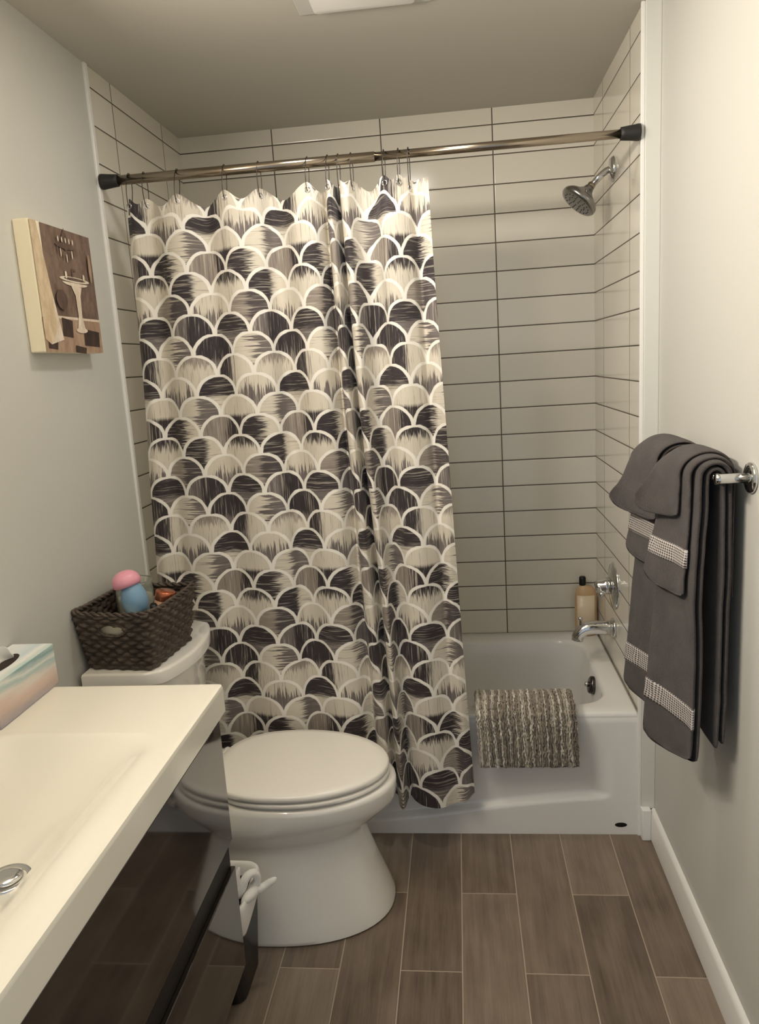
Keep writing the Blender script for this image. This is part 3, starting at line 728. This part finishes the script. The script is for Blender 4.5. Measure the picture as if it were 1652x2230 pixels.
# ------------------------------------------------------------------ waste bin with liner
t = thing('waste_bin', 'small black waste bin with a white bag knotted over its rim beside the vanity', 'waste bin', (.335, -.615, 0))
def rb(h, z, r=.03): return rrect(-h, h, -h*.92, h*.92, r, z, 5)
mb = MB(); mb.loft([rb(.082,.0005), rb(.086,.004), rb(.103,.26), rb(.106,.265), rb(.104,.268), rb(.099,.262), rb(.082,.012)], True, True); sharp(mb.build('bin', M_BIN, t), 50)
rnd = random.Random(5); rings = []
for k, (h, z) in enumerate([(.098,.18),(.1065,.196),(.110,.235),(.110,.266),(.106,.277),(.098,.272),(.085,.24)]):
    R = []
    for i, p in enumerate(rb(h, z, .035)):
        q = Vector((p.x, p.y, 0)).normalized(); w = .003*noise.noise(Vector((p.x*60, p.y*60, z*40)))
        ragged = (.05*noise.noise(Vector((p.x*14, p.y*14, 3.))) - .03*(q.x-.6)*-1) if k == 1 else 0
        R.append(p + q*w + Vector((0, 0, ragged)))
    rings.append(R)
mb = MB(); mb.loft(rings[1:], False, False); o = mb.build('bin_liner', M_BAG, t); s = o.modifiers.new('thick', 'SOLIDIFY'); s.thickness = .0012; subsurf(o, 1)
mb = MB()
pts = [(.075,-.030,.262),(.092,-.020,.290),(.104,-.008,.312),(.118,.004,.312),(.124,.010,.294),(.118,.012,.274),(.108,.006,.262)]
mb.tube(pts, [.016,.014,.011,.010,.011,.013,.016], 12)
mb.tube([(.112,.000,.262),(.128,.010,.258),(.140,.018,.262),(.152,.024,.270),(.166,.030,.275)], [.016,.009,.0085,.0095,.006], 10)
mb.tube([(.100,-.06,.27),(.110,-.03,.268),(.113,.0,.262),(.106,.03,.255),(.098,.06,.262)], [.008,.016,.018,.014,.006], 10)
mb.tube([(.060,-.060,.27),(.078,-.045,.305),(.088,-.035,.335),(.090,-.03,.350)], [.022,.018,.010,.003], 10)
mb.v = [v + Vector([noise.noise(v*55 + Vector((k*7., 0, 0))) for k in range(3)])*.006 for v in mb.v]
o = mb.build('bag_knot', M_BAG, o); subsurf(o, 1)

# ------------------------------------------------------------------ canvas picture on the left wall
PY0, PY1, PZ0, PZ1, PX = -.490, -.196, 1.600, 1.902, .040
t = thing('canvas_picture', 'brown canvas picture of a pedestal sink on the left wall', 'picture', (0, (PY0+PY1)/2, (PZ0+PZ1)/2))
hw, hh = (PY1-PY0)/2, (PZ1-PZ0)/2
o = MB().box((.0005, -hw, -hh), (PX, hw, hh)).build('canvas', M_CANVAS, t, False); bevel(o, .003, 2)
def paint_mat(name, rgb, rgb2, s=14):
    m = mat(name, rgb, .85); g = G(m); p = g.obj(); n = g.noise(g.vec(p[0], g.mul(p[1], 2.), p[2]), s, 4., .65)
    g.color(g.mix(g.smooth(n, .3, .7), lin(rgb), lin(rgb2))); return m
pm = [paint_mat('painted_brown', (98,78,67), (132,110,95)), paint_mat('painted_tan', (196,172,140), (220,200,168), 22), paint_mat('painted_white', (206,188,166), (232,218,200), 20),
      paint_mat('painted_dark', (52,38,32), (76,58,48)), paint_mat('painted_floor', (150,122,100), (180,154,130)), paint_mat('painted_smoke', (84,66,56), (110,90,78))]
mb = MB(); lay = [0]
def poly(pts, mi):
    """painted patch on the front face; pts in 0..1 (across, up)"""
    lay[0] += 1; e = PX + .0006 + .00018*lay[0]
    mb.add([(e, lerp(-hw, hw, a), lerp(-hh, hh, b)) for a, b in pts], [tuple(range(len(pts)))], mi)
def disc(c, rx, ry, mi, n=24, a0=0., a1=360.): poly([(c[0]+rx*math.cos(math.radians(lerp(a0,a1,i/n))), c[1]+ry*math.sin(math.radians(lerp(a0,a1,i/n)))) for i in range(n+1)], mi)
poly([(.16,.10),(.995,.10),(.995,.995),(.16,.995)], 0)
poly([(.0,.0),(.995,.0),(.995,.27),(.0,.27)], 4)
poly([(.16,.27),(.995,.27),(.995,.29),(.16,.29)], 2)
for a, b, w, h in ((.30,.13,.17,.15),(.66,.06,.28,.14),(.04,.03,.14,.09),(.48,.0,.18,.06)): poly([(a,b),(a+w,b-.01),(a+w+.02,b+h-.02),(a+.01,b+h)], 3)
poly([(.005,.10),(.09,.06),(.30,.10),(.27,.22),(.20,.50),(.14,.80),(.10,.995),(.005,.995)], 1)
poly([(.09,.06),(.30,.10),(.27,.22),(.22,.42),(.20,.42),(.22,.2),(.16,.12)], 2)
disc((.62,.60), .26, .022, 2); disc((.62,.575), .22, .030, 2, 24, 180, 360); disc((.62,.603), .19, .012, 5)
poly([(.54,.545),(.72,.545),(.68,.47),(.665,.30),(.70,.19),(.56,.19),(.60,.30),(.595,.47)], 2); disc((.63,.185), .10, .022, 2)
poly([(.57,.62),(.60,.62),(.60,.67),(.65,.67),(.65,.69),(.58,.69)], 5); disc((.47,.63), .018, .03, 2); disc((.78,.63), .018, .03, 2)
disc((.52,.86), .17, .022, 5); disc((.52,.90), .05, .075, 5); disc((.52,.955), .012, .05, 5)
for i in range(7): disc((.38+.047*i, .82-.018*(3-abs(3-i))), .009, .035, 2 if i % 2 else 5)
for i in range(5): disc((.40+.06*i, .905), .010, .022, 2)
disc((.33,.42), .09, .08, 5); disc((.90,.72), .025, .12, 4)
o = mb.build('painted_scene', pm, t, False)

# ------------------------------------------------------------------ towel bar with six towels
BX, BZ, BY0, BY1 = 1.504, 1.263, -.712, -.235
t = thing('towel_bar', 'chrome towel bar on the right wall under the dark towels', 'towel bar', (WR, (BY0+BY1)/2, BZ))
m_ = (BY0+BY1)/2
MB().tube([(BX-WR, BY0-m_-.006, 0), (BX-WR, BY1-m_+.006, 0)], .0085, 20).build('bar', M_CHROME, t)
for y in (BY0, BY1):
    MB().tube([(BX-WR-.010, y-m_, 0), (BX-WR, y-m_, 0), (-.004, y-m_, 0)], [.011, .0105, .0095], 18).build('post', M_CHROME, t)
    MB().lathe([(.030, 0), (.031, .003), (.029, .007), (.012, .010)], (-.0005, y-m_, 0), (-1,0,0), 30).build('rose', M_CHROME, t)

def towel(name, label, cat, grp, y0, y1, layers, zf, zb, flare, band=None, seed=0, bulge=0., lift=.0):
    """a folded towel over the bar: layers = [(front radius, back radius, thickness)], y0 near end, y1 far end"""
    root = thing(name, label, cat, (BX, (y0+y1)/2, BZ), grp); ym = (y0+y1)/2
    hz = {2: (.0165, .0285), 1: ((.037,) if band else (.0455,))}[len(layers)]
    def section(rf, rb, hz_, n_leg=26, zf_=zf, zb_=zb):
        P = []
        for i in range(n_leg): P.append((-rf, lerp(zf_, BZ, i/n_leg), 0))
        for i in range(17):
            a = PI*i/16; x = -math.cos(a); P.append(((rf if x < 0 else rb)*x, BZ + hz_*math.sin(a), 1))
        for i in range(1, n_leg+1): P.append((rb, lerp(BZ, zb_, i/n_leg), 2))
        return P
    def sweep(mb, P, t, w0, w1, grow=0.):
        m = 26; rings = []
        for i, (x, z, leg) in enumerate(P):
            a = P[max(i-1, 0)]; b = P[min(i+1, len(P)-1)]; tn = Vector((b[0]-a[0], b[1]-a[1])).normalized(); nm = Vector((-tn.y, tn.x))
            end = min(i, len(P)-1-i); k = 1. if grow else (.25 if end == 0 else (.75 if end == 1 else 1.))
            R = []
            for j in range(m):
                th = 2*PI*j/m; c, s = math.cos(th), math.sin(th); e = .55
                yy = (w1-w0)/2*math.copysign(abs(c)**e, c)*(1+.0*grow) + (w0+w1)/2 + (grow if c > .7 else (-grow if c < -.7 else 0)); nn_ = (t/2+grow)*math.copysign(abs(s)**.75, s)*k
                q = (yy-w0)/(w1-w0); depth = max(0., BZ+.03-z)
                wob = .0050*noise.noise(Vector((yy*20, z*4, seed+leg*3.))) + .0016*noise.noise(Vector((yy*60, z*40, seed)))
                fl = 0.
                if x < 0: fl = -flare*q*q*min(1.1, depth/(BZ-zf))**.9 - bulge*sstep(depth, .05, .3)
                X = x + nm.x*nn_ + fl + wob*sstep(depth, .0, .06); Z = z + nm.y*nn_ - (-lift*max(0, min(1, q))**1.5 - .022*max(0, q)**14 - .012*max(0, 1-q)**12)*(1-sstep(z, zf, zf+.09)) * (1 if leg == 0 else 0)
                R.append((X, yy-ym, Z-BZ))
            rings.append(R)
        mb.loft(rings)
    mb = MB()
    for k, (rf, rb_, th) in enumerate(layers): sweep(mb, section(rf, rb_, hz[k], zf_=zf+.006*k, zb_=zb+.01*k), th, y0, y1)
    subsurf(mb.build('terry', M_TERRY, root), 1)
    if band:
        rf, rb_, th = layers[-1]; mb = MB()
        P = [(-rf, lerp(band[0], band[1], i/6), 0) for i in range(7)]
        sweep(mb, P, th, y0, y1, .0016); mb.build('woven_band', M_BAND, root)
    return root
G1 = 'bath towels on the bar'; G2 = 'hand towels on the bar'; G3 = 'washcloths on the bar'
N0, N1, F0, F1 = -.695, -.520, -.462, -.278
towel('bath_towel', 'longest charcoal bath towel with a silver band hanging nearest the bare bar end', 'towel', G1, N0, N1, [(.017,.015,.011),(.031,.0275,.0125)], .628, .668, .064, (.722,.770), 1, .008, -.030)
towel('hand_towel', 'charcoal hand towel with a silver band over the nearer bath towel', 'towel', G2, N0+.020, N1, [(.0455,.0395,.011)], 1.000, 1.00, .046, (1.072,1.112), 2, .009, .004)
towel('washcloth', 'small charcoal washcloth on top of the nearer towels', 'towel', G3, N0+.050, N1+.003, [(.0580,.0490,.0095)], 1.168, 1.16, .058, None, 3, .008, -.004)
towel('bath_towel', 'long charcoal bath towel with a silver band beside the tiled alcove', 'towel', G1, F0, F1, [(.017,.015,.011),(.031,.0275,.0125)], .622, .66, .060, (.715,.765), 4, .004, .0)
towel('hand_towel', 'charcoal hand towel with a silver band over the farther bath towel', 'towel', G2, F0, F1, [(.0455,.0395,.011)], 1.000, .99, .036, (1.068,1.112), 5, .003, .0)
towel('washcloth', 'small flared charcoal washcloth on top of the farther towels', 'towel', G3, F0, F1, [(.0580,.0490,.0095)], 1.118, 1.15, .066, None, 6, .004, .012)
